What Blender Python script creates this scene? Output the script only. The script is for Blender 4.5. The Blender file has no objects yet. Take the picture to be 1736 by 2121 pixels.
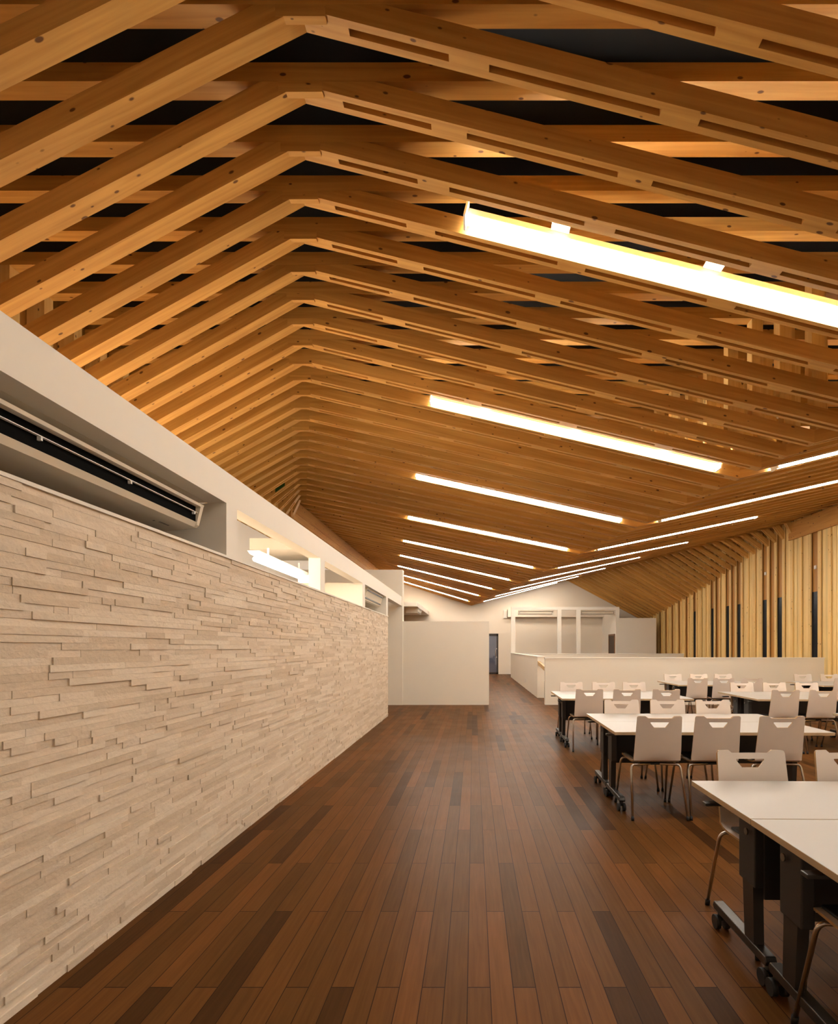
import bpy, math, random
from mathutils import Vector, Matrix
random.seed(7)
S = bpy.context.scene
C = S.collection

# ------------------------------------------------------------------ camera, world, exposure
FPX, W, H = 1150.0, 1736.0, 2121.0
CAMZ = 1.40
cam_d = bpy.data.cameras.new('camera'); cam = bpy.data.objects.new('camera', cam_d); C.objects.link(cam)
cam.location = (0, 0, CAMZ); cam.rotation_euler = (math.pi/2, 0, 0)
cam_d.sensor_fit = 'AUTO'; cam_d.sensor_width = 36.0
cam_d.lens = FPX/H*36.0
cam_d.shift_x = (W/2-981.0)/H
cam_d.shift_y = (1342.0-H/2)/H
cam_d.clip_start = 0.05; cam_d.clip_end = 200
S.camera = cam
wd = bpy.data.worlds.new('world'); S.world = wd; wd.use_nodes = True
wd.node_tree.nodes['Background'].inputs[0].default_value = (0.02, 0.03, 0.05, 1)
wd.node_tree.nodes['Background'].inputs[1].default_value = 0.3
S.view_settings.view_transform = 'Standard'; S.view_settings.look = 'None'
S.view_settings.exposure = 0.0; S.view_settings.gamma = 1.0
S.view_settings.use_curve_mapping = False
S.cycles.use_denoising = True
S.cycles.max_bounces = 7; S.cycles.diffuse_bounces = 5; S.cycles.glossy_bounces = 3
S.cycles.sample_clamp_indirect = 20.0
LAMP_COL = (1.0, 0.94, 0.83); LAMP_STR = 72.0
KITCHEN_STR = 42.0

# ------------------------------------------------------------------ helpers
class MB:
    def __init__(s): s.v = []; s.f = []; s.m = []; s.sm = []
    def quad(s, pts, mi=0, smooth=False):
        b = len(s.v); s.v += [tuple(p) for p in pts]; s.f.append(tuple(range(b, b+len(pts)))); s.m.append(mi); s.sm.append(smooth)
    def box(s, a, b, mi=0):
        x0, y0, z0 = a; x1, y1, z1 = b; n = len(s.v)
        s.v += [(x0,y0,z0),(x1,y0,z0),(x1,y1,z0),(x0,y1,z0),(x0,y0,z1),(x1,y0,z1),(x1,y1,z1),(x0,y1,z1)]
        for q in ((0,3,2,1),(4,5,6,7),(0,1,5,4),(1,2,6,5),(2,3,7,6),(3,0,4,7)):
            s.f.append(tuple(n+i for i in q)); s.m.append(mi); s.sm.append(False)
        return s
    def prism(s, poly, y0, y1, mi=0):
        """poly: (x,z) points counter-clockwise seen from -Y; extruded along Y"""
        n = len(s.v); k = len(poly)
        s.v += [(x, y0, z) for x, z in poly] + [(x, y1, z) for x, z in poly]
        s.f.append(tuple(range(n, n+k))); s.m.append(mi); s.sm.append(False)
        s.f.append(tuple(reversed(range(n+k, n+2*k)))); s.m.append(mi); s.sm.append(False)
        for i in range(k):
            j = (i+1) % k
            s.f.append((n+i, n+k+i, n+k+j, n+j)); s.m.append(mi); s.sm.append(False)
        return s
    def prism_x(s, poly, x0, x1, mi=0):
        """poly: (y,z) points; extruded along X"""
        n = len(s.v); k = len(poly)
        s.v += [(x0, y, z) for y, z in poly] + [(x1, y, z) for y, z in poly]
        s.f.append(tuple(reversed(range(n, n+k)))); s.f.append(tuple(range(n+k, n+2*k)))
        for i in range(k):
            j = (i+1) % k
            s.f.append((n+i, n+j, n+k+j, n+k+i))
        s.m += [mi]*(k+2); s.sm += [False]*(k+2)
        return s
    def tube(s, pts, r, seg=10, mi=0, cap=True):
        pts = [Vector(p) for p in pts]; rings = []
        up = None
        for i, p in enumerate(pts):
            t = (pts[min(i+1, len(pts)-1)]-pts[max(i-1, 0)]).normalized()
            if up is None:
                up = Vector((0, 0, 1)) if abs(t.z) < .9 else Vector((1, 0, 0))
            a = (up - t*up.dot(t)).normalized(); up = a; b = t.cross(a)
            n = len(s.v)
            for k in range(seg):
                an = 2*math.pi*k/seg
                s.v.append(tuple(p+a*(r*math.cos(an))+b*(r*math.sin(an))))
            rings.append(n)
        for i in range(len(rings)-1):
            for k in range(seg):
                k2 = (k+1) % seg
                s.f.append((rings[i]+k, rings[i]+k2, rings[i+1]+k2, rings[i+1]+k)); s.m.append(mi); s.sm.append(True)
        if cap:
            s.f.append(tuple(reversed(range(rings[0], rings[0]+seg)))); s.m.append(mi); s.sm.append(False)
            s.f.append(tuple(range(rings[-1], rings[-1]+seg))); s.m.append(mi); s.sm.append(False)
        return s
    def build(s, name, mats, parent=None, bevel=0.0):
        me = bpy.data.meshes.new(name); me.from_pydata(s.v, [], s.f)
        if not isinstance(mats, (list, tuple)): mats = [mats]
        for m in mats: me.materials.append(m)
        me.polygons.foreach_set('material_index', s.m)
        me.polygons.foreach_set('use_smooth', s.sm)
        me.update()
        o = bpy.data.objects.new(name, me); C.objects.link(o)
        if parent is not None: o.parent = parent
        if bevel:
            bm = o.modifiers.new('bevel', 'BEVEL'); bm.width = bevel; bm.segments = 2; bm.limit_method = 'ANGLE'
        return o

def tag(o, label, cat, group=None):
    o['label'] = label; o['category'] = cat
    if group: o['group'] = group
    return o
def struct(o, label=None):
    o['kind'] = 'structure'
    if label: o['label'] = label
    return o
def empty(name, loc, rz=0.0):
    o = bpy.data.objects.new(name, None); C.objects.link(o); o.location = loc; o.rotation_euler = (0, 0, rz)
    o.empty_display_size = 0.1
    return o
def copy_tree(o, parent=None):
    c = o.copy(); C.objects.link(c)
    if parent is not None: c.parent = parent
    for ch in o.children: copy_tree(ch, c)
    return c
def box_obj(name, a, b, mat, parent=None, bevel=0.0):
    return MB().box(a, b).build(name, mat, parent, bevel)
def lerp_tab(tab, x):
    if x <= tab[0][0]: return tab[0][1]
    for (a, b), (c, d) in zip(tab, tab[1:]):
        if x <= c: return b+(d-b)*(x-a)/(c-a)
    return tab[-1][1]

# ------------------------------------------------------------------ materials
def new_mat(name):
    m = bpy.data.materials.new(name); m.use_nodes = True
    nt = m.node_tree; b = nt.nodes['Principled BSDF']
    return m, nt, b
def N(nt, typ, **kw):
    n = nt.nodes.new(typ)
    for k, v in kw.items(): setattr(n, k, v)
    return n
def plain(name, col, rough=0.5, metal=0.0, spec=0.5, noise=0.0, nscale=8.0, bump=0.0, bscale=200.0):
    m, nt, b = new_mat(name)
    b.inputs['Base Color'].default_value = (*col, 1); b.inputs['Roughness'].default_value = rough
    b.inputs['Metallic'].default_value = metal; b.inputs['Specular IOR Level'].default_value = spec
    if noise or bump:
        tc = N(nt, 'ShaderNodeTexCoord')
    if noise:
        nz = N(nt, 'ShaderNodeTexNoise'); nz.inputs['Scale'].default_value = nscale; nz.inputs['Detail'].default_value = 4
        nt.links.new(tc.outputs['Object'], nz.inputs['Vector'])
        mx = N(nt, 'ShaderNodeMix', data_type='RGBA')
        mx.inputs[6].default_value = (*[c*(1-noise) for c in col], 1); mx.inputs[7].default_value = (*[min(1, c*(1+noise)) for c in col], 1)
        nt.links.new(nz.outputs['Fac'], mx.inputs[0]); nt.links.new(mx.outputs[2], b.inputs['Base Color'])
    if bump:
        n2 = N(nt, 'ShaderNodeTexNoise'); n2.inputs['Scale'].default_value = bscale; n2.inputs['Detail'].default_value = 3
        nt.links.new(tc.outputs['Object'], n2.inputs['Vector'])
        bp = N(nt, 'ShaderNodeBump'); bp.inputs['Strength'].default_value = bump; bp.inputs['Distance'].default_value = 0.002
        nt.links.new(n2.outputs['Fac'], bp.inputs['Height']); nt.links.new(bp.outputs['Normal'], b.inputs['Normal'])
    return m
def emit(name, col, st):
    m, nt, b = new_mat(name)
    b.inputs['Base Color'].default_value = (1, 1, 1, 1)
    b.inputs['Emission Color'].default_value = (*col, 1); b.inputs['Emission Strength'].default_value = st
    return m
def wood(name, axis, light, dark, knot=(0.10, 0.035, 0.012), rough=0.5, boards=None):
    """pine with grain stretched along `axis`, knots, and a tone of its own for each board"""
    m, nt, b = new_mat(name); L = nt.links.new
    tc = N(nt, 'ShaderNodeTexCoord'); oi = N(nt, 'ShaderNodeObjectInfo')
    off = N(nt, 'ShaderNodeVectorMath', operation='SCALE'); off.inputs['Scale'].default_value = 37.0
    cmb = N(nt, 'ShaderNodeCombineXYZ')
    for i in range(3): L(oi.outputs['Random'], cmb.inputs[i])
    L(cmb.outputs[0], off.inputs[0])
    add = N(nt, 'ShaderNodeVectorMath', operation='ADD'); L(tc.outputs['Object'], add.inputs[0]); L(off.outputs[0], add.inputs[1])
    mp = N(nt, 'ShaderNodeMapping'); L(add.outputs[0], mp.inputs['Vector'])
    sc = [26.0, 26.0, 26.0]; sc[axis] = 1.1; mp.inputs['Scale'].default_value = sc
    gr = N(nt, 'ShaderNodeTexNoise'); gr.inputs['Scale'].default_value = 1.0; gr.inputs['Detail'].default_value = 5; gr.inputs['Distortion'].default_value = 0.6
    L(mp.outputs[0], gr.inputs['Vector'])
    mp2 = N(nt, 'ShaderNodeMapping'); L(add.outputs[0], mp2.inputs['Vector'])
    s2 = [5.0, 5.0, 5.0]; s2[axis] = 0.5; mp2.inputs['Scale'].default_value = s2
    lo = N(nt, 'ShaderNodeTexNoise'); lo.inputs['Scale'].default_value = 1.0; lo.inputs['Detail'].default_value = 2
    L(mp2.outputs[0], lo.inputs['Vector'])
    mix = N(nt, 'ShaderNodeMath', operation='MULTIPLY_ADD'); L(gr.outputs['Fac'], mix.inputs[0]); mix.inputs[1].default_value = 0.6
    mm = N(nt, 'ShaderNodeMath', operation='MULTIPLY'); L(lo.outputs['Fac'], mm.inputs[0]); mm.inputs[1].default_value = 0.4
    L(mm.outputs[0], mix.inputs[2])
    ramp = N(nt, 'ShaderNodeValToRGB'); L(mix.outputs[0], ramp.inputs[0])
    ramp.color_ramp.elements[0].position = 0.33; ramp.color_ramp.elements[0].color = (*dark, 1)
    ramp.color_ramp.elements[1].position = 0.62; ramp.color_ramp.elements[1].color = (*light, 1)
    # knots
    mp3 = N(nt, 'ShaderNodeMapping'); L(add.outputs[0], mp3.inputs['Vector'])
    s3 = [12.5, 12.5, 12.5]; s3[axis] = 6.5; mp3.inputs['Scale'].default_value = s3
    vo = N(nt, 'ShaderNodeTexVoronoi'); vo.inputs['Scale'].default_value = 1.0; L(mp3.outputs[0], vo.inputs['Vector'])
    sep = N(nt, 'ShaderNodeSeparateColor'); L(vo.outputs['Color'], sep.inputs[0])
    thr = N(nt, 'ShaderNodeMapRange'); L(sep.outputs[0], thr.inputs['Value'])
    thr.inputs['From Min'].default_value = 0.08; thr.inputs['From Max'].default_value = 1.0
    thr.inputs['To Min'].default_value = 0.02; thr.inputs['To Max'].default_value = 0.19
    df = N(nt, 'ShaderNodeMath', operation='SUBTRACT'); L(thr.outputs[0], df.inputs[0]); L(vo.outputs['Distance'], df.inputs[1])
    kn = N(nt, 'ShaderNodeMapRange'); L(df.outputs[0], kn.inputs['Value'])
    kn.inputs['From Min'].default_value = 0.0; kn.inputs['From Max'].default_value = 0.05
    ka = N(nt, 'ShaderNodeMath', operation='MULTIPLY'); L(kn.outputs[0], ka.inputs[0]); ka.inputs[1].default_value = 0.9
    mk = N(nt, 'ShaderNodeMix', data_type='RGBA'); L(ka.outputs[0], mk.inputs[0]); L(ramp.outputs[0], mk.inputs[6]); mk.inputs[7].default_value = (*knot, 1)
    # board tone
    hs = N(nt, 'ShaderNodeHueSaturation'); L(mk.outputs[2], hs.inputs['Color'])
    vr = N(nt, 'ShaderNodeMapRange'); L(oi.outputs['Random'], vr.inputs['Value']); vr.inputs['To Min'].default_value = 0.88; vr.inputs['To Max'].default_value = 1.08
    L(vr.outputs[0], hs.inputs['Value'])
    out = hs.outputs['Color']
    if boards:
        geo = N(nt, 'ShaderNodeNewGeometry')
        h2 = N(nt, 'ShaderNodeHueSaturation'); L(out, h2.inputs['Color'])
        v2 = N(nt, 'ShaderNodeMapRange'); L(geo.outputs['Random Per Island'], v2.inputs['Value'])
        v2.inputs['To Min'].default_value = 1-boards; v2.inputs['To Max'].default_value = 1+boards*.6
        L(v2.outputs[0], h2.inputs['Value']); out = h2.outputs['Color']
    L(out, b.inputs['Base Color'])
    b.inputs['Roughness'].default_value = rough; b.inputs['Specular IOR Level'].default_value = 0.3
    return m

PINE_L, PINE_D = (0.70, 0.395, 0.11), (0.50, 0.247, 0.055)
M_RAFT = wood('pine_rafter', 0, PINE_L, PINE_D)
M_POST = wood('pine_post', 2, (0.88, 0.64, 0.27), (0.76, 0.49, 0.175))
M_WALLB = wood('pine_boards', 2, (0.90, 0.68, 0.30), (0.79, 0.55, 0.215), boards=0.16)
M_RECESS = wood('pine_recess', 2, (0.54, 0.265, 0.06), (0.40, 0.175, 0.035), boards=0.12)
M_BEAMY = wood('pine_beam', 1, (0.68, 0.34, 0.075), (0.54, 0.24, 0.045))
M_CREAM = plain('cream_paint', (0.76, 0.69, 0.59), 0.7, spec=0.25, noise=0.02, nscale=1.5, bump=0.15, bscale=260)
M_WHITE = plain('white_paint', (0.82, 0.78, 0.71), 0.6, spec=0.3, noise=0.01, bump=0.1, bscale=240)
M_GREIGE = plain('greige_paint', (0.84, 0.79, 0.70), 0.7, spec=0.25, noise=0.02, nscale=1.5, bump=0.2, bscale=300)
M_DECK = plain('black_roof_sheet', (0.007, 0.007, 0.0075), 0.5, spec=0.08)
M_MATTE = plain('matte_black_void', (0.006, 0.006, 0.006), 0.9, spec=0.02)
M_BLACK = plain('black_metal', (0.018, 0.018, 0.02), 0.45)
M_DARKGREY = plain('dark_grey_steel', (0.045, 0.042, 0.04), 0.4, metal=0.3)
M_PANEL = plain('dark_modesty_panel', (0.035, 0.033, 0.034), 0.55)
M_RUBBER = plain('black_rubber', (0.015, 0.015, 0.016), 0.6)
M_CHROME = plain('brushed_chrome', (0.62, 0.58, 0.54), 0.28, metal=1.0)
M_STEEL = plain('dull_steel', (0.2, 0.18, 0.165), 0.45, metal=0.8)
M_SHELL = plain('greige_laminate', (0.80, 0.715, 0.65), 0.42, spec=0.45, noise=0.01, nscale=30)
M_PLY = plain('ply_edge', (0.48, 0.30, 0.13), 0.5, noise=0.15, nscale=60)
M_TOP = plain('white_laminate', (0.44, 0.42, 0.395), 0.4, spec=0.2)
M_TOPEDGE = plain('beech_edge', (0.55, 0.41, 0.25), 0.5)
M_AC = plain('cream_plastic', (0.76, 0.68, 0.56), 0.45)
M_WHPLAST = plain('white_plastic', (0.85, 0.83, 0.8), 0.4)
M_GLASSDARK = plain('night_window_glass', (0.006, 0.008, 0.013), 0.25, spec=0.08)
M_DOORBR = plain('dark_brown_door_frame', (0.028, 0.018, 0.014), 0.4)
M_WOODDOOR = wood('brown_wood_door', 2, (0.26, 0.12, 0.05), (0.17, 0.075, 0.03))
M_HANDRAIL = wood('pale_handrail', 1, (0.72, 0.48, 0.22), (0.6, 0.36, 0.14))
M_TUBE = emit('lamp_tube', LAMP_COL, LAMP_STR)
M_KTUBE = emit('kitchen_tube', (1.0, 0.86, 0.68), KITCHEN_STR)
M_KTUBE2 = emit('kitchen_tube_bright', (1.0, 0.90, 0.74), 270.0)  # stronger emission, only for the added fill tube
M_GREEN = plain('plain_green', (0.012, 0.07, 0.008), 0.5)
M_GREYOUT = plain('grey_render', (0.38, 0.37, 0.385), 0.8)

def stone_mat():
    m, nt, b = new_mat('split_face_stone'); L = nt.links.new
    geo = N(nt, 'ShaderNodeNewGeometry'); tc = N(nt, 'ShaderNodeTexCoord')
    r = N(nt, 'ShaderNodeValToRGB'); L(geo.outputs['Random Per Island'], r.inputs[0])
    e = r.color_ramp.elements
    e[0].color = (0.63, 0.52, 0.40, 1); e[1].color = (0.79, 0.69, 0.57, 1)
    x = e.new(0.5); x.color = (0.72, 0.61, 0.49, 1)
    mp = N(nt, 'ShaderNodeMapping'); mp.inputs['Scale'].default_value = (1, 12, 60); L(tc.outputs['Object'], mp.inputs['Vector'])
    nz = N(nt, 'ShaderNodeTexNoise'); nz.inputs['Scale'].default_value = 1; nz.inputs['Detail'].default_value = 4; L(mp.outputs[0], nz.inputs['Vector'])
    hs = N(nt, 'ShaderNodeHueSaturation'); L(r.outputs[0], hs.inputs['Color'])
    mr = N(nt, 'ShaderNodeMapRange'); L(nz.outputs['Fac'], mr.inputs['Value']); mr.inputs['To Min'].default_value = .88; mr.inputs['To Max'].default_value = 1.1
    L(mr.outputs[0], hs.inputs['Value']); L(hs.outputs[0], b.inputs['Base Color'])
    mp2 = N(nt, 'ShaderNodeMapping'); mp2.inputs['Scale'].default_value = (40, 40, 55); L(tc.outputs['Object'], mp2.inputs['Vector'])
    n2 = N(nt, 'ShaderNodeTexNoise'); n2.inputs['Scale'].default_value = 1; n2.inputs['Detail'].default_value = 5; n2.inputs['Roughness'].default_value = .6; L(mp2.outputs[0], n2.inputs['Vector'])
    bp = N(nt, 'ShaderNodeBump'); bp.inputs['Strength'].default_value = 0.4; bp.inputs['Distance'].default_value = 0.009
    L(n2.outputs['Fac'], bp.inputs['Height']); L(bp.outputs[0], b.inputs['Normal'])
    b.inputs['Roughness'].default_value = 0.8; b.inputs['Specular IOR Level'].default_value = 0.2
    return m
M_STONE = stone_mat()

def floor_mat():
    m, nt, b = new_mat('dark_plank_floor'); L = nt.links.new
    PW, PL = 0.0937, 1.32
    tc = N(nt, 'ShaderNodeTexCoord'); sp = N(nt, 'ShaderNodeSeparateXYZ'); L(tc.outputs['Object'], sp.inputs[0])
    def M(op, a, bb=None, c=None):
        n = N(nt, 'ShaderNodeMath', operation=op)
        for i, v in enumerate((a, bb, c)):
            if v is None: continue
            if isinstance(v, (int, float)): n.inputs[i].default_value = v
            else: L(v, n.inputs[i])
        return n.outputs[0]
    xs = M('DIVIDE', M('ADD', sp.outputs[0], 0.0247), PW)
    col = M('FLOOR', xs); fx = M('SUBTRACT', xs, col)
    par = M('MULTIPLY', M('MODULO', M('ADD', col, 1000.0), 2.0), 0.5)
    ys = M('ADD', M('DIVIDE', M('SUBTRACT', sp.outputs[1], 2.29), PL), par)
    row = M('FLOOR', ys); fy = M('SUBTRACT', ys, row)
    cv = N(nt, 'ShaderNodeCombineXYZ'); L(col, cv.inputs[0]); L(row, cv.inputs[1])
    wn = N(nt, 'ShaderNodeTexWhiteNoise', noise_dimensions='2D'); L(cv.outputs[0], wn.inputs['Vector'])
    r = N(nt, 'ShaderNodeValToRGB'); L(wn.outputs['Value'], r.inputs[0]); e = r.color_ramp.elements
    e[0].color = (0.052, 0.022, 0.008, 1); e[1].color = (0.160, 0.064, 0.018, 1)
    a = e.new(0.12); a.color = (0.098, 0.043, 0.0125, 1); a = e.new(0.5); a.color = (0.125, 0.053, 0.015, 1)
    a = e.new(0.85); a.color = (0.142, 0.057, 0.0155, 1)
    # grain
    off = N(nt, 'ShaderNodeVectorMath', operation='ADD'); L(tc.outputs['Object'], off.inputs[0])
    sc = N(nt, 'ShaderNodeVectorMath', operation='SCALE'); L(wn.outputs['Color'], sc.inputs[0]); sc.inputs['Scale'].default_value = 20
    L(sc.outputs[0], off.inputs[1])
    mp = N(nt, 'ShaderNodeMapping'); mp.inputs['Scale'].default_value = (60, 3.0, 1); L(off.outputs[0], mp.inputs['Vector'])
    nz = N(nt, 'ShaderNodeTexNoise'); nz.inputs['Scale'].default_value = 1; nz.inputs['Detail'].default_value = 5; nz.inputs['Distortion'].default_value = .5; L(mp.outputs[0], nz.inputs['Vector'])
    hs = N(nt, 'ShaderNodeHueSaturation'); L(r.outputs[0], hs.inputs['Color'])
    mr = N(nt, 'ShaderNodeMapRange'); L(nz.outputs['Fac'], mr.inputs['Value']); mr.inputs['To Min'].default_value = .7; mr.inputs['To Max'].default_value = 1.3
    L(mr.outputs[0], hs.inputs['Value'])
    # joints
    gx = M('MINIMUM', fx, M('SUBTRACT', 1.0, fx)); gy = M('MINIMUM', fy, M('SUBTRACT', 1.0, fy))
    jx = M('LESS_THAN', gx, 0.02); jy = M('LESS_THAN', gy, 0.002)
    j = M('MULTIPLY', M('MAXIMUM', jx, jy), 0.85)
    mx = N(nt, 'ShaderNodeMix', data_type='RGBA'); L(j, mx.inputs[0]); L(hs.outputs[0], mx.inputs[6]); mx.inputs[7].default_value = (0.02, 0.009, 0.005, 1)
    L(mx.outputs[2], b.inputs['Base Color'])
    n3 = N(nt, 'ShaderNodeTexNoise'); n3.inputs['Scale'].default_value = 3.0; n3.inputs['Detail'].default_value = 3; L(tc.outputs['Object'], n3.inputs['Vector'])
    rr = N(nt, 'ShaderNodeMapRange'); L(n3.outputs['Fac'], rr.inputs['Value']); rr.inputs['To Min'].default_value = .30; rr.inputs['To Max'].default_value = .44
    L(rr.outputs[0], b.inputs['Roughness'])
    b.inputs['Specular IOR Level'].default_value = 0.02
    bp = N(nt, 'ShaderNodeBump'); bp.inputs['Strength'].default_value = 0.25; bp.inputs['Distance'].default_value = 0.002
    hgt = M('SUBTRACT', M('MULTIPLY', nz.outputs['Fac'], 0.3), M('MAXIMUM', jx, jy))
    L(hgt, bp.inputs['Height']); L(bp.outputs[0], b.inputs['Normal'])
    return m
M_FLOOR = floor_mat()
def glass_mat():
    m, nt, b = new_mat('door_glass'); L = nt.links.new
    tr = N(nt, 'ShaderNodeBsdfTransparent'); tr.inputs[0].default_value = (.86, .88, .95, 1)
    gl = N(nt, 'ShaderNodeBsdfGlossy'); gl.inputs['Roughness'].default_value = 0.03
    mx = N(nt, 'ShaderNodeMixShader'); mx.inputs[0].default_value = 0.12
    L(tr.outputs[0], mx.inputs[1]); L(gl.outputs[0], mx.inputs[2]); L(mx.outputs[0], nt.nodes['Material Output'].inputs['Surface'])
    return m
M_GLASS = glass_mat()

# ------------------------------------------------------------------ roof geometry (world functions)
D = 3.55                                   # height of the ridge above the eye
KY = FPX*D/1000.0                          # metres of depth per roof unit
def depth(u): return KY*u
U0, DU, TH = 0.762, 0.1036, 0.124          # first frame, spacing, member thickness
ZT = CAMZ+1.016*D                          # top chord underside
ZR = CAMZ+1.010*D                          # ridge underside
ZV = CAMZ+0.632*D                          # valley underside
XLW, XRW = -4.37, 9.08                    # inner faces of the posts
def xr1(u): return max(-0.359*u*D, XLW)
def xv(u):  return (1.333-0.190*u)*D
def xr2(u): return min((3.800-0.335*u)*D, XRW)
LPL = [(0.3, .50), (.763, .525), (1.07, .545), (1.385, .60), (1.8, .69), (2.2, .77), (2.55, .83), (2.85, .86), (3.43, .875)]
RPL = [(3.80, .905), (4.06, .895), (4.33, .865), (4.80, .777), (5.27, .67), (6.71, .462), (7.2, .39)]
def zl(u): return CAMZ+lerp_tab(LPL, u)*D
def zrp(u): return CAMZ+lerp_tab(RPL, u)*D
def z_mid(x, u):                           # underside of the middle slopes
    v = xv(u)
    if x <= v: return ZV+(ZR-ZV)*(v-x)/(v-xr1(u))
    return ZV+(ZR-ZV)*(x-v)/(xr2(u)-v)
SXW = -1.76
FAR_Y, BACK_Y = 29.60, -2.6
DECK_Z = ZR+0.42

# ------------------------------------------------------------------ room shell
o = MB(); o.quad([(-4.6, BACK_Y, 0), (9.3, BACK_Y, 0), (9.3, FAR_Y+2.6, 0), (-4.6, FAR_Y+2.6, 0)])
struct(o.build('floor', M_FLOOR), 'dark brown staggered plank floor')
o = box_obj('ceiling', (-4.7, BACK_Y-.1, DECK_Z), (9.35, FAR_Y+.1, DECK_Z+.06), M_DECK); struct(o, 'black roof deck above the timber frames')
struct(box_obj('wall_back', (-4.7, BACK_Y-.1, 0), (9.35, BACK_Y, DECK_Z), M_CREAM))
o = MB(); o.quad([(-4.56, -2.2, .004), (SXW-.14, -2.2, .004), (SXW-.14, 11.2, .004), (-4.56, 11.2, .004)])  # unseen pale sheet added over the floor to bounce light to the rafters
struct(o.build('floor_kitchen_bounce', M_WHITE), 'kitchen floor behind the stone wall, made pale to bounce light up')
# far wall with the door opening
DX0, DX1, DZ1 = 0.40, 1.32, 2.16
fw = MB()
fw.box((-4.7, FAR_Y, 0), (DX0, FAR_Y+.15, DECK_Z)); fw.box((DX1, FAR_Y, 0), (9.35, FAR_Y+.15, DECK_Z)); fw.box((DX0, FAR_Y, DZ1), (DX1, FAR_Y+.15, DECK_Z))
struct(fw.build('wall_far', M_CREAM), 'cream painted far end wall')
struct(box_obj('wall_kitchen', (-4.60, BACK_Y, 0), (-4.56, FAR_Y, DECK_Z), M_RECESS))
struct(box_obj('wall_kitchen_lining', (-4.30, 7.0, 0), (-4.26, 19.0, 3.70), M_WHITE))

# stone-clad partition: strips of split stone in one mesh, backing behind
SX, SY0, SY1, SZ = -1.76, 1.0, 11.40, 2.04
struct(box_obj('wall_partition_core', (SX-.13, -2.2, 0), (SX-.008, SY1, SZ), M_CREAM))
st = MB(); rnd = random.Random(11)
rows = 66; rh = SZ/rows
occupied = {}
for r in range(rows):
    y = SY0-rnd.random()*.3
    z0 = r*rh
    while y < SY1:
        ln = rnd.choice((.10, .15, .2, .25, .3, .4, .5, .6))*rnd.uniform(.8, 1.1)
        tall = 1
        y1 = min(y+ln, SY1)
        p = rnd.choice((0, .001, .002, .003, .0045, .006, .008))
        st.box((SX-.012, y, z0), (SX+p, y1-.0006, z0+rh*tall-.0005))
        y = y1
struct(st.build('wall_left', M_STONE), 'stacked split stone strips on the long left partition')
struct(box_obj('trim_1', (SX-.135, -2.2, SZ), (SX+.012, SY1, SZ+.016), M_WHITE), 'thin pale cap along the top of the stone wall')

# white frame of openings above the stone wall
WB0, WB1 = 2.432, 2.655
fr = MB()
fr.box((SX-.135, -2.2, WB0), (SX, 13.60, WB1))
for y0, y1 in ((3.953, 4.131), (6.375, 6.571), (8.80, 9.01), (11.18, 11.40)):
    fr.box((SX-.135, y0, SZ+.016), (SX, y1, WB0))
struct(fr.build('wall_frame', M_WHITE), 'white beam and posts framing the openings above the stone')
pt = MB()
for y0, y1 in ((3.953, 4.131), (8.80, 9.01), (11.18, 11.40)):
    pt.box((-4.26, y0, 0), (SX-.135, y1, WB0-.002))
struct(pt.build('wall_kitchen_dividers', M_WHITE))
struct(box_obj('ceiling_niche', (-4.26, -2.2, WB0), (SX-.137, 3.95, WB0+.05), M_CREAM))
# tall wall and low flat wall beyond the stone wall
struct(box_obj('wall_tall', (-4.26, 13.60, 0), (SX+.02, 13.86, 3.316), M_GREIGE), 'tall pale wall with a thin end behind the frame')
struct(box_obj('wall_flat', (SX+.02, 13.63, 0), (.38, 13.76, 2.055), M_GREIGE), 'plain beige freestanding wall at the end of the aisle')
# soffit box
struct(box_obj('ceiling_soffit', (-4.36, 23.35, 3.145), (-2.376, FAR_Y-.002, 3.33), M_WHITE), 'white boxed soffit against the far wall')

# low walls round the stair
LWZ = 1.165
def low_wall(name, a, b, label=None):
    m = MB(); m.box((a[0], a[1], 0), (b[0], b[1], LWZ-.03), 0); m.box((a[0]-.012, a[1]-.012, LWZ-.03), (b[0]+.012, b[1]+.012, LWZ), 1)
    o = m.build(name, [M_GREIGE, M_WHITE]); return struct(o, label)
low_wall('wall_low_front', (1.76, 13.64), (8.62, 13.80), 'low beige wall behind the tables')
low_wall('wall_low_side', (1.79, 15.57), (1.98, 26.70), 'low beige wall along the passage')
low_wall('wall_low_far', (1.995, 23.4), (8.86, 23.56), 'far low wall of the stair opening')

# booth: white open frame with its own walls
BY = 26.72
bf = MB()
bf.box((1.81, BY, 3.235), (7.02, BY+.12, 3.375))
for x0, x1 in ((1.81, 2.01), (4.04, 4.23), (4.965, 5.155), (6.86, 7.02)):
    bf.box((x0, BY, 0), (x1, BY+.12, 3.235))
bf.box((6.86, BY+.12, 0), (7.02, FAR_Y, 3.375)); bf.box((7.02, BY+.02, 0), (8.80, BY+.12, 2.84))
struct(bf.build('wall_booth', M_WHITE), 'white open booth frame of posts and beam')
struct(box_obj('ceiling_booth', (1.81, FAR_Y-.35, 3.03), (6.855, FAR_Y-.003, 3.45), M_CREAM), 'boxed head of the booth')

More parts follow.
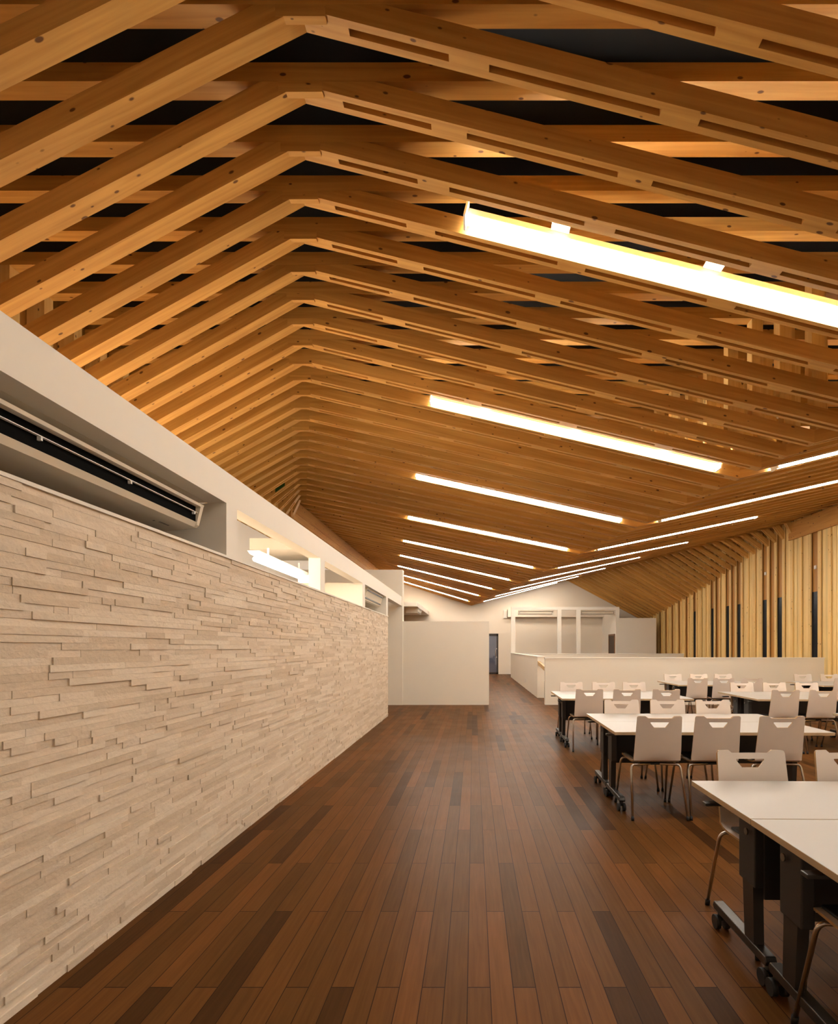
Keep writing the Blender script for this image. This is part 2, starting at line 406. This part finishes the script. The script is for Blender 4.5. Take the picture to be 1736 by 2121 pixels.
# right timber wall: boards in the bays, recesses and slit windows
REC = {27, 31, 32, 33, 37, 38, 39, 41, 42, 46, 48, 50, 52, 54, 56}
WIN = [27, 31, 33, 37, 39, 42, 46]
def fy(i): return depth(U0+DU*i)
wb = MB(); wr = MB()
for i in range(-5, 62):
    y0, y1 = fy(i)+TH, fy(i+1)
    if i in REC:
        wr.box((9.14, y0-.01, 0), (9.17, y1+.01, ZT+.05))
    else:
        n = 2; w = (y1-y0)/n
        for k in range(n):
            wb.box((9.115+.009*((i*3+k) % 2), y0+k*w, 0), (9.17, y0+(k+1)*w-.004, ZT+.05))
struct(wb.build('wall_right', M_WALLB), 'pale knotty pine boarded wall')
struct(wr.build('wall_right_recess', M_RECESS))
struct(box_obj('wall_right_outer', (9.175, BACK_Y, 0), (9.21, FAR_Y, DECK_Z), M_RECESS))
for n, i in enumerate(WIN):
    y0, y1 = fy(i)+TH, fy(i+1)
    w = MB(); w.box((9.122, y0+.002, .25), (9.138, y1-.002, 2.90))
    struct(w.build('window_%d' % (n+1), M_GLASSDARK), 'tall black slit window in the pine wall')
# edge beams where the ridges run into the walls
yl = depth(3.22)
bm = MB(); bm.box((XLW+.002, yl, CAMZ+.875*D), (XLW+.05, FAR_Y-.002, ZR-.005)); bm.box((XLW+.05, yl, CAMZ+.875*D+.17), (XLW+.062, FAR_Y-.002, CAMZ+.875*D+.20))
struct(bm.build('trim_2', M_BEAMY), 'orange pine edge beam along the left wall')
bm = MB(); bm.box((XRW-.03, BACK_Y, CAMZ+.865*D), (XRW-.002, depth(3.90), ZR-.02)); bm.box((XRW-.05, BACK_Y, CAMZ+.865*D), (XRW-.03, depth(3.90), CAMZ+.865*D+.2))
struct(bm.build('trim_3', M_BEAMY), 'pine edge beam along the right wall')

# far glass door
dr = empty('door_1', (DX0, FAR_Y, 0)); struct(dr, 'narrow glazed door in a dark frame at the far end')
w = DX1-DX0
m = MB(); m.box((0, .02, 0), (.07, .10, DZ1)); m.box((w-.085, .02, 0), (w, .10, DZ1)); m.box((0, .02, DZ1-.13), (w, .10, DZ1)); m.box((0, .02, 0), (w, .10, .09))
m.build('door_frame', M_DOORBR, dr)
box_obj('pane', (.07, .05, .09), (w-.085, .06, DZ1-.13), M_GLASS, dr)
m = MB(); m.tube([(w-.15, .0, .93), (w-.15, -.03, .96), (w-.15, -.03, 1.28), (w-.15, .0, 1.31)], .018, 8); m.box((w-.12, .0, .88), (w-.07, .03, .93)); m.box((w-.12, 0, 1.33), (w-.07, .03, 1.38))
m.build('door_handle', M_CHROME, dr)
pv = MB(); pv.box((-.4, FAR_Y+2.4, 0), (2.2, FAR_Y+2.5, 2.6)); pv.box((-.5, FAR_Y+.16, 0), (-.4, FAR_Y+2.5, 2.6)); pv.box((2.2, FAR_Y+.16, 0), (2.3, FAR_Y+2.5, 2.6)); pv.box((-.5, FAR_Y+.16, 2.6), (2.3, FAR_Y+2.5, 2.65))
struct(pv.build('wall_porch', M_GREYOUT))
ld = bpy.data.lights.new('porch_fill', 'AREA'); ld.size = .4; ld.energy = 14; ld.color = (1, .96, .94)  # added fill for the view behind the door glass, no fitting there
lo = bpy.data.objects.new('porch_fill', ld); C.objects.link(lo); lo.location = (.9, FAR_Y+1.2, 2.55)
# booth door
bd = empty('door_2', (6.855, 26.9, 0)); struct(bd, 'brown wooden door inside the booth')
m = MB(); m.box((-.03, 0, 0), (0, .07, 2.08)); m.box((-.03, 1.13, 0), (0, 1.2, 2.08)); m.box((-.03, 0, 2.0), (0, 1.2, 2.08)); m.build('door_frame', M_WOODDOOR, bd)
box_obj('door_panel', (-.015, .07, 0), (0, 1.13, 2.0), plain('dark_door_panel', (.05, .025, .012), .5), bd)

# ------------------------------------------------------------------ roof frames
ORD = ['', 'first', 'second', 'third', 'fourth', 'fifth', 'sixth', 'seventh', 'eighth', 'ninth']
def solid(mb, x1, z1, x2, z2, dv, y0, y1):
    mb.prism([(x1, z1), (x2, z2), (x2, z2+dv), (x1, z1+dv)], y0, y1)
def turned(mb, xa, za, xb, zb, parent):
    a = math.atan2(zb-za, xb-xa)
    if abs(a) > math.pi/2: a = math.atan2(za-zb, xa-xb)
    c, sn = math.cos(a), math.sin(a)
    mb.v = [((x-xa)*c+(z-za)*sn, y, -(x-xa)*sn+(z-za)*c) for x, y, z in mb.v]
    o = mb.build('rafter', M_RAFT, parent); o.location = (xa, 0, za); o.rotation_euler = (0, -a, 0)
    return o
def slotted(mb, xa, za, xb, zb, dv, t, slots):
    """three plies; the middle one is set back in the slots. xa is the end slots are measured from"""
    def zz(x): return za+(zb-za)*(x-xa)/(xb-xa)
    def pr(x1, x2, lift, y0, y1):
        if x1 > x2: x1, x2 = x2, x1
        poly = [(x1, zz(x1)+lift), (x2, zz(x2)+lift), (x2, zz(x2)+dv), (x1, zz(x1)+dv)]
        zc = ZT-.001; out = []
        for (ax, az), (bx, bz) in zip(poly, poly[1:]+poly[:1]):
            if az <= zc: out.append((ax, az))
            if (az-zc)*(bz-zc) < 0:
                f = (zc-az)/(bz-az); out.append((ax+(bx-ax)*f, zc))
        if len(out) > 2: mb.prism(out, y0, y1)
    pr(xa, xb, 0, 0, t/3); pr(xa, xb, 0, t*2/3, t)
    s = 1 if xb > xa else -1; Lg = abs(xb-xa); cur = 0.0
    for a, b in slots:
        a = max(0, a); b = min(b, Lg-.02)
        if b-a < .05: continue
        if a > cur: pr(xa+s*cur, xa+s*a, 0, t/3, t*2/3)
        pr(xa+s*a, xa+s*b, .075, t/3, t*2/3); cur = b
    if cur < Lg: pr(xa+s*cur, xb, 0, t/3, t*2/3)
SLOTS = [(.26, .83)]+[(1.06+1.2*k, 2.04+1.2*k) for k in range(6)]
RD = 0.135
for i in range(-5, 63):
    u = U0+DU*i; Y = depth(u)
    t = empty('timber_truss', (0, Y, 0))
    if i < 2.5: lab = 'knotty pine roof frame, %s in front of the first lamp row' % ORD[int(2.5-i+.5)]
    else:
        k, j = divmod(i-3, 7)
        lab = 'knotty pine roof frame, %s behind the %s lamp row from the front' % (ORD[j+1], ORD[k+1])
    tag(t, lab, 'roof truss', 'timber roof frames'); t['kind'] = 'thing'
    x1, v, x2 = xr1(u), xv(u), xr2(u)
    MB().box((XLW-.18, 0, ZT), (XRW+.033, TH, ZT+.12)).build('tie_beam', M_RAFT, t)
    # left slope
    if x1-XLW > .12:
        za = ZR; zb = zl(u)
        dv = RD*math.hypot(1, (za-zb)/(x1-XLW))
        m = MB(); Lg = x1-XLW
        slotted(m, x1, za, XLW, zb, dv, TH, [(Lg-.95, Lg-.12)] if Lg > 1.1 and i > 18 else ([(.15, Lg-.1)] if i > 18 else []))
        turned(m, x1, za, XLW, zb, t)
    # middle slopes
    sl = (ZR-ZV)/(v-x1); m = MB(); slotted(m, x1, ZR, v, ZV, RD*math.hypot(1, sl), TH, SLOTS); turned(m, x1, ZR, v, ZV, t)
    sl = (ZR-ZV)/(x2-v); m = MB(); slotted(m, x2, ZR, v, ZV, RD*math.hypot(1, sl), TH, SLOTS); turned(m, x2, ZR, v, ZV, t)
    # right slope
    if XRW-x2 > .15:
        zb = zrp(u); m = MB(); Lg = XRW-x2
        slotted(m, x2, ZR, XRW, zb, RD*math.hypot(1, (ZR-zb)/Lg), TH, [(.2, Lg-.7), (Lg-.55, Lg-.1)])
        turned(m, x2, ZR, XRW, zb, t)
    # ridge blocks: the flat underside of the joints
    if x1-XLW > .15:
        MB().box((x1-.14, -.002, ZR-.048), (x1+.14, TH/3, ZT-.001)).build('ridge_block', M_RAFT, t)
    if XRW-x2 > .15:
        MB().box((x2-.14, -.002, ZR-.048), (x2+.14, TH/3, ZT-.001)).build('ridge_block', M_RAFT, t)
    # web posts over the valley
    for dx in (-.62, -.27, .08, .43):
        x = v+dx
        MB().box((x-.06, .006, z_mid(x, u)+.09), (x+.06, TH-.006, ZT-.001)).build('web_post', M_POST, t)
    # wall posts
    MB().box((XLW-.18, .002, 0), (XLW, TH-.002, ZT-.001)).build('wall_post', M_POST, t)
    MB().box((XRW, .002, 0), (XRW+.033, TH-.002, ZT-.001)).build('wall_post', M_POST, t)

# ------------------------------------------------------------------ strip lamps
LL = 3.86
def make_lamp():
    t = empty('strip_lamp', (0, 0, 0)); h = LL/2
    m = MB(); m.prism_x([(-.03, .042), (.03, .042), (.035, .085), (-.035, .085)], -h+.02, h-.02); m.box((-h+.02, -.032, .046), (h-.02, .032, .052)); m.build('housing', M_WHPLAST, t)
    for k in range(3):
        a = -h+.03+k*(LL-.06)/3; b = a+(LL-.06)/3-.004
        MB().tube([(a, 0, .010), (b, 0, .010)], .028, 12).build('tube', M_TUBE, t)
    for sx in (-1, 1):
        x = sx*(h-.008); MB().box((x-.008, -.11, -.03), (x+.008, .05, .10)).build('end_plate', M_WHPLAST, t)
    for q in (-.62, 0, .62):
        MB().box((q*h-.07, -.193, .075), (q*h+.07, .04, .086)).build('bracket', M_WHPLAST, t)
    return t
lamp0 = make_lamp(); first = True
NAMES = ['front', 'first', 'second', 'third', 'fourth', 'fifth', 'sixth', 'seventh', 'eighth', 'ninth']
for k in range(-1, 9):
    idx = 2.5+7*k; u = U0+DU*idx; Y = depth(u)+TH/2+.05
    for side in ('left', 'right'):
        if side == 'left': xa, xb = (0.168-.190*u)*D, (1.235-.190*u)*D
        else: xa, xb = (1.436-.190*u)*D, (2.483-.190*u)*D
        za, zb = z_mid(xa, u), z_mid(xb, u)
        if first: l = lamp0; first = False
        else: l = copy_tree(lamp0)
        l.location = ((xa+xb)/2, Y, (za+zb)/2+.010)
        l.rotation_euler = (0, -math.atan2(zb-za, xb-xa), 0)
        row = '%s row from the camera' % NAMES[k+1] if k >= 0 else 'row overhead the camera'
        tag(l, 'glowing white strip lamp on the %s, %s' % ('slope falling to the valley' if side == 'left' else 'slope rising past the valley', row), 'lamp', 'strip lamps between the rafters')

# ------------------------------------------------------------------ air conditioners
def make_ac(L):
    """hung unit: front faces +X, runs along Y, origin at top front"""
    t = empty('air_conditioner', (0, 0, 0))
    prof = [(0, 0), (-.005, -.012), (-.035, -.135), (-.05, -.15), (-.62, -.21), (-.70, -.15), (-.70, 0)]
    m = MB(); n = len(m.v)
    k = len(prof)
    # body as two end slabs + shell with the outlet left open
    def pri(p, y0, y1, mi=0):
        b = len(m.v); kk = len(p)
        m.v += [(x, y0, z) for x, z in p]+[(x, y1, z) for x, z in p]
        m.f.append(tuple(range(b, b+kk))); m.f.append(tuple(reversed(range(b+kk, b+2*kk))))
        for i in range(kk):
            j = (i+1) % kk; m.f.append((b+i, b+kk+i, b+kk+j, b+j))
        m.m += [mi]*(kk+2); m.sm += [False]*(kk+2)
    pri(prof, 0, .035); pri(prof, L-.035, L)
    pri([(0, 0), (-.005, -.016), (-.10, -.016), (-.10, 0)], .035, L-.035)                       # top lip
    pri([(-.032, -.118), (-.05, -.15), (-.62, -.21), (-.62, -.19), (-.10, -.135), (-.10, -.118)], .035, L-.035)
    pri([(-.62, 0), (-.62, -.21), (-.70, -.15), (-.70, 0)], .035, L-.035)
    pri([(-.10, 0), (-.10, -.014), (-.62, -.014), (-.62, 0)], .035, L-.035)
    m.build('casing', M_AC, t)
    box_obj('outlet', (-.16, .035, -.13), (-.040, L-.035, -.016), M_MATTE, t)
    v = MB(); v.box((-.039, .04, -.058), (-.024, L-.04, -.055)); v.build('vane', M_WHPLAST, t)
    for q in (.3, .62, .97):
        MB().box((-.038, L*q-.03, -.076), (-.02, L*q-.02, -.060)).build('hinge', M_WHPLAST, t)
    # small dark lettering on the underside
    lt = MB(); y = L-.29
    for i, (a, b2) in enumerate(((0, .02), (.065, .012), (.09, .016), (.115, .012), (.135, .02), (.165, .014), (.19, .02))):
        x = -.155-.012*(0 if i else 1); a *= .72; b2 *= .72
        zf = lambda xx: -.15-.06*(-.05-xx)/.57-.0008
        lt.quad([(x, y+a, zf(x)), (x-.014, y+a, zf(x-.014)), (x-.014, y+a+b2, zf(x-.014)), (x, y+a+b2, zf(x))])
    lt.build('lettering', M_BLACK, t)
    return t
a1 = make_ac(1.92); a1.location = (-1.80, 1.79, 2.350)
tag(a1, 'long cream air conditioner with open black outlet under the white beam', 'air conditioner')
def make_small_ac(L):
    t = empty('air_conditioner', (0, 0, 0))
    m = MB(); prof = [(0, 0), (-.06, -.20), (-.10, -.215), (-.55, -.215), (-.55, 0)]
    b = 0; kk = len(prof)
    m.v = [(x, 0, z) for x, z in prof]+[(x, L, z) for x, z in prof]
    m.f = [tuple(range(kk)), tuple(reversed(range(kk, 2*kk)))]+[(i, kk+i, kk+(i+1) % kk, (i+1) % kk) for i in range(kk)]
    m.m = [0]*len(m.f); m.sm = [False]*len(m.f)
    m.build('casing', M_AC, t)
    for z in (-.035, -.165):
        x = -z*-.3
        MB().box((x-.01, .03, z-.012), (x+.004, L-.03, z+.012)).build('louvre', M_BLACK, t)
    return t
a2 = make_small_ac(1.6); a2.location = (-1.80, 9.45, 2.425)
tag(a2, 'cream air conditioner with two black slots in the end opening', 'air conditioner')
a3 = copy_tree(a2); a3.location = (-2.40, 24.2, 3.14); tag(a3, 'small white air conditioner hanging under the far soffit', 'air conditioner')
def make_wall_ac(w):
    t = empty('air_conditioner', (0, 0, 0))
    MB().box((0, 0, -.10), (w, .26, .10)).build('casing', M_AC, t, .03)
    m = MB(); m.box((.06, -.004, -.065), (w-.06, .01, -.05)); m.box((.06, -.004, .03), (w-.06, .01, .045)); m.box((.06, -.004, -.065), (.075, .01, .045)); m.box((w-.075, -.004, -.065), (w-.06, .01, .045))
    m.build('outlet', M_BLACK, t)
    return t
a4 = make_wall_ac(1.70); a4.location = (2.17, BY+.16, 3.115); tag(a4, 'white slim air conditioner in the wide bay of the booth beside the passage', 'air conditioner', 'booth air conditioners')
a5 = copy_tree(a4); a5.location = (5.16, BY+.16, 3.115); tag(a5, 'white slim air conditioner in the booth bay above the brown door', 'air conditioner', 'booth air conditioners')

# ------------------------------------------------------------------ kitchen seen through the openings
kl = empty('ceiling_light', (-2.52, 6.40, 2.425))
MB().prism([(-.04, .05), (.04, .05), (.07, .09), (-.07, .09)], -.05, 1.85).build('reflector', M_WHPLAST, kl)
MB().box((-.09, 1.85, -.06), (.09, 1.88, .06)).build('end_plate', M_WHPLAST, kl)
MB().tube([(0, 0, 0), (0, 1.70, 0)], .028, 12).build('tube', M_KTUBE, kl)
for yy in (.4, 1.6):
    MB().box((-.01, yy, .11), (.01, yy+.02, .2)).build('hanger', M_WHPLAST, kl)
tag(kl, 'bright white tube light hanging in the kitchen behind the stone wall', 'light')
k2 = copy_tree(kl); k2.location = (-3.4, 4.6, 2.40)  # added unseen fill light, brightens the kitchen and the left rafters
for q in k2.children:
    if q.name.startswith('tube'):
        q.data = q.data.copy(); q.data.materials[0] = M_KTUBE2
tag(k2, 'added fill tube in the kitchen, unseen behind the stone wall', 'light')
hd = MB(); hd.box((-3.55, 9.7-.9, 2.83), (-2.62, 8.79, 3.05)) if False else hd.box((-3.43, 8.5, 2.91), (-2.62, 9.6, 3.08))
o = hd.build('duct_box', M_WHITE); tag(o, 'white boxed duct above the kitchen tube light', 'duct')
o.location = (0, 0, 0)

# ------------------------------------------------------------------ small things
hr = MB(); hr.prism_x([(13.9, .80), (13.9, .90), (15.56, 1.03), (15.56, .93)], 1.80, 1.86)
o = hr.build('handrail', M_HANDRAIL); tag(o, 'pale wooden handrail sloping down in the gap between the low walls', 'handrail')
for i, z, lab in ((27, 3.55, 'small white sensor in the recess above the window nearest the tables'), (33, 3.72, 'small white sensor high in the recess three bays beyond the first window')):
    t = MB(); t.box((9.10, fy(i)+.24, z-.05), (9.139, fy(i)+.32, z+.05)); o = t.build('wall_sensor', M_WHPLAST, None, .01); tag(o, lab, 'sensor', 'wall sensors')
ui = 20; u = U0+DU*ui
x = xr1(u)-.42
s = (ZR-zl(u))/(xr1(u)-XLW); zc = ZR-s*.42
t = MB(); t.prism([(x-.10, zc-s*.10+.02), (x+.10, zc+s*.10+.02), (x+.10, zc+s*.10+.13), (x-.10, zc-s*.10+.13)], depth(u)-.004, depth(u)-.0005)
o = t.build('green_patch', M_GREEN); tag(o, 'small green patch on the side of a rafter near the end of the ridge', 'colour_patch')  # thin green patch on the front face of one left rafter
cb = MB().box((1.60, FAR_Y-.10, 2.98), (1.78, FAR_Y-.002, 3.40)).build('junction_box', M_WHITE, None, .01); tag(cb, 'small pale box on the far wall beside the booth frame', 'box')
so = MB().box((1.772, 19.0, .22), (1.788, 19.07, .34)).build('wall_outlet', M_WHPLAST); tag(so, 'white socket plate low on the passage side wall', 'socket')

# ------------------------------------------------------------------ tables
TW, TD, TZ = 1.81, 0.655, 0.70
def make_table():
    """local: joint side at y=0, seat side at y=TD"""
    t = empty('folding_table', (0, 0, 0))
    m = MB(); m.box((-TW/2, .003, TZ-.026), (TW/2, TD, TZ), 0)
    m.m[0] = 1
    for q in range(2, 6): m.m[q] = 1
    m.build('tabletop', [M_TOP, M_TOPEDGE], t, .002)
    MB().box((-TW/2+.16, .12, TZ-.075), (TW/2-.16, .20, TZ-.027)).build('top_rail', M_DARKGREY, t)
    MB().box((-TW/2+.10, .085, .33), (TW/2-.10, .10, TZ-.05)).build('modesty_panel', M_PANEL, t)
    for sx in (-1, 1):
        X = sx*(TW/2-.09)
        m = MB()
        m.prism_x([(.115, .12), (.20, .12), (.225, .45), (.225, .62), (.13, .62), (.125, .45)], X-.022, X+.022)
        m.build('upright', M_DARKGREY, t)
        MB().box((X-.026, .10, .37), (X+.026, .25, TZ-.027)).build('side_bracket', M_PANEL, t, .006)
        m = MB(); m.prism_x([(.02, .085), (.53, .085), (.545, .10), (.53, .125), (.02, .125), (.008, .105)], X-.024, X+.024)
        m.build('foot_bar', M_DARKGREY, t, .004)
        for yy in (.035, .50):
            c = MB()
            for dx in (-.022, .022):
                c.tube([(X+dx-.011, yy, .034), (X+dx+.011, yy, .034)], .034, 14)
            w = c.build('caster', M_RUBBER, t)
            MB().tube([(X, yy, .045), (X, yy, .09)], .016, 10).build('caster_stem', M_BLACK, w)
        m = MB(); m.prism_x([(.34, .640), (.42, .632), (.44, .642), (.42, .650), (.34, .656)], X-sx*.14 if sx < 0 else X-.02, X+.02 if sx < 0 else X+.14) if False else m.box((X+sx*.02, .40, .636), (X+sx*.115, .445, .652))
        m.build('release_lever', M_DARKGREY, t, .004)
        MB().tube([(X+sx*.036, .15, .60), (X+sx*.042, .15, .60)], .015, 14).build('pivot_cap', M_STEEL, t)
    return t
TABLES = [  # column centre x at the joint, joint y, rotation, words
    (1.135+TW/2, 2.255, 'aisle', 'front'), (1.19+TW/2, 5.255, 'aisle', 'second'), (1.235+TW/2, 8.30, 'aisle', 'third'),
    (3.85+TW/2, 5.30, 'middle', 'second'), (3.89+TW/2, 8.20, 'middle', 'third'), (3.90+TW/2, 11.15, 'middle', 'fourth'),
    (6.52+TW/2, 10.95, 'window-side', 'fourth')]
ROT = -math.radians(1.2)
tb0 = make_table(); first = True
for x, y, colw, roww in TABLES:
    for half in ('far', 'near'):
        if first: t = tb0; first = False
        else: t = copy_tree(tb0)
        t.location = (x, y, 0); t.rotation_euler = (0, 0, ROT if half == 'far' else ROT+math.pi)
        tag(t, 'white topped wheeled folding table, %s half of the %s row pair in the %s column' % (half, roww, colw), 'table', 'paired folding tables')

# ------------------------------------------------------------------ chairs
def make_chair():
    """occupant faces +Y; backrest at -Y"""
    t = empty('shell_chair', (0, 0, 0))
    # shell profile (y, z, half width)
    prof = [(.235, .432, .165), (.225, .447, .18), (.20, .455, .187), (.10, .455, .19), (0.0, .452, .192), (-.10, .452, .193), (-.155, .458, .193), (-.19, .475, .193),
            (-.213, .505, .193), (-.224, .55, .192), (-.236, .62, .190), (-.249, .70, .187)]
    def back(z): return -.249-(z-.70)*.13/.8
    for z in (.752, .764, .776, .788, .797, .815, .832, .842, .846): prof.append((back(z), z, .187-(z-.70)*.03))
    ht, hb = .077, .046                        # handle hole half widths at top and bottom
    cols = 13
    grid = []
    nrow = len(prof)
    for r, (y, z, hw) in enumerate(prof):
        f = min(1, max(0, (z-.752)/(.797-.752)))
        hh = hb+(ht-hb)*min(1, f*1.15)
        if z == .846: hw -= .014
        elif z == .842: hw -= .005
        if r == 0: hw -= .0
        xs = [-hw, -hw*.93, -hw*.70, -.098, -hh, -hh*.6, 0, hh*.6, hh, .098, hw*.70, hw*.93, hw]
        row = []
        for c, x in enumerate(xs):
            zz = z; yy = y
            if z > .80:                        # shallow dip in the top edge
                k = {3: 1, 4: 1, 5: 1, 6: 1, 7: 1, 8: 1, 9: 1}.get(c, 0)
                if k: zz = .80+(z-.80)*(.829-.80)/(.846-.80)
            if z > .5: yy += .022*(x/.19)**2
            row.append(Vector((x, yy, zz)))
        grid.append(row)
    hole = set()
    for r in range(nrow-1):
        z0, z1 = prof[r][1], prof[r+1][1]
        if z0 >= .751 and z1 <= .7975:
            for c in range(4, 8): hole.add((r, c))
    # normals by finite differences, thickness
    th = .011
    nrm = []
    for r in range(nrow):
        rowN = []
        for c in range(cols):
            a = grid[min(r+1, nrow-1)][c]-grid[max(r-1, 0)][c]; b = grid[r][min(c+1, cols-1)]-grid[r][max(c-1, 0)]
            n = b.cross(a); n = n.normalized() if n.length > 1e-9 else Vector((0, 0, 1)); rowN.append(n)
        nrm.append(rowN)
    def shell(rows):
        m = MB(); ids = {}
        used = [(r, c) for r in rows for c in range(cols-1) if (r, c) not in hole]
        def vid(r, c, s):
            key = (r, c, s)
            if key not in ids:
                ids[key] = len(m.v); m.v.append(tuple(grid[r][c]+nrm[r][c]*(th/2*s)))
            return ids[key]
        us = set(used)
        for r, c in used:
            for s in (1, -1):
                q = [vid(r, c, s), vid(r, c+1, s), vid(r+1, c+1, s), vid(r+1, c, s)]
                if s < 0: q.reverse()
                m.f.append(tuple(q)); m.m.append(0); m.sm.append(True)
            for (dr, dc), (p, q2) in (((-1, 0), ((r, c), (r, c+1))), ((1, 0), ((r+1, c+1), (r+1, c))), ((0, -1), ((r+1, c), (r, c))), ((0, 1), ((r, c+1), (r+1, c+1)))):
                if (r+dr, c+dc) not in us:
                    b = len(m.v)
                    for (rr, cc), s in ((p, 1), (p, -1), (q2, -1), (q2, 1)):
                        m.v.append(tuple(grid[rr][cc]+nrm[rr][cc]*(th/2*s)))
                    m.f.append((b, b+1, b+2, b+3)); m.m.append(1); m.sm.append(False)
        return m
    shell(range(0, 7)).build('seat', [M_SHELL, M_PLY], t)
    shell(range(7, nrow-1)).build('backrest', [M_SHELL, M_PLY], t)
    m = MB(); m.box((-.165, -.13, .459), (.165, .205, .474)); o = m.build('seat_pad', M_BLACK, t, .012); o['label'] = 'black seat pad'
    MB().box((-.12, -.14, .425), (.12, .16, .440)).build('under_frame', M_BLACK, t)
    for sx in (-1, 1):
        for sy in (-1, 1):
            yt = -.155 if sy < 0 else .15
            yf = -.275 if sy < 0 else .265
            p0 = Vector((sx*.04, yt*.9, .432)); p1 = Vector((sx*.175, yt, .430)); p2 = Vector((sx*.224, yf, .012))
            d = (p2-p1).normalized()
            pts = [p0]
            pc = Vector((sx*.205, yt-.004*sy*-1, .430)); pe = pc+(p2-pc).normalized()*.05; ps = p1
            for k in range(7):
                q = k/6; pts.append((1-q)**2*ps+2*q*(1-q)*pc+q*q*pe)
            pts.append(p2)
            lg = MB().tube(pts, .0095, 10).build('leg', M_CHROME, t)
            MB().tube([p2-Vector((0, 0, .012)), p2+(pe-p2).normalized()*.02], .013, 10).build('foot_cap', M_RUBBER, lg)
    return t
ch0 = make_chair(); first = True
POSW = ['aisle-end', 'middle', 'window-end']
def chairs(xs, y, facing, colw, roww, jit=None, idx=None):
    global first
    for k, x in enumerate(xs):
        if x is None: continue
        if first: c = ch0; first = False
        else: c = copy_tree(ch0)
        a = (jit[k] if jit else 0)
        # y is the place of the back's top edge
        if facing == 'away': c.location = (x, y+.275, 0); c.rotation_euler = (0, 0, math.radians(a))
        else: c.location = (x, y-.275, 0); c.rotation_euler = (0, 0, math.pi+math.radians(a))
        tag(c, 'pale chair %s, %s seat, %s-row table of the %s column' % ('backing us' if facing == 'away' else 'facing us', POSW[k], roww, colw), 'chair', 'shell chairs at the tables')
chairs([1.50, 2.03, 2.55], 3.03, 'us', 'aisle', 'front')
chairs([1.42, 1.94, 2.46], 1.53, 'away', 'aisle', 'front')
chairs([1.515, 1.995, 2.515], 4.50, 'away', 'aisle', 'second', (0, -1, 0))
chairs([1.58, 2.07, 2.56], 5.96, 'us', 'aisle', 'second', (0, 0, 1))
chairs([1.563, 2.07, 2.60], 7.46, 'away', 'aisle', 'third')
chairs([1.586, 2.11, 2.605], 9.04, 'us', 'aisle', 'third')
chairs([4.13, 4.63, 5.15], 7.32, 'away', 'middle', 'third', (0, 0, 0))
chairs([4.30, 4.82, 5.34], 8.93, 'us', 'middle', 'third')
chairs([4.13, 4.65, 5.19], 10.20, 'away', 'middle', 'fourth', (0, -9, -14))
chairs([4.25, 4.80, 5.32], 11.87, 'us', 'middle', 'fourth')
chairs([6.80, 7.32, 7.85], 10.15, 'away', 'window-side', 'fourth')
chairs([6.98, 7.54, 8.05], 11.80, 'us', 'window-side', 'fourth')
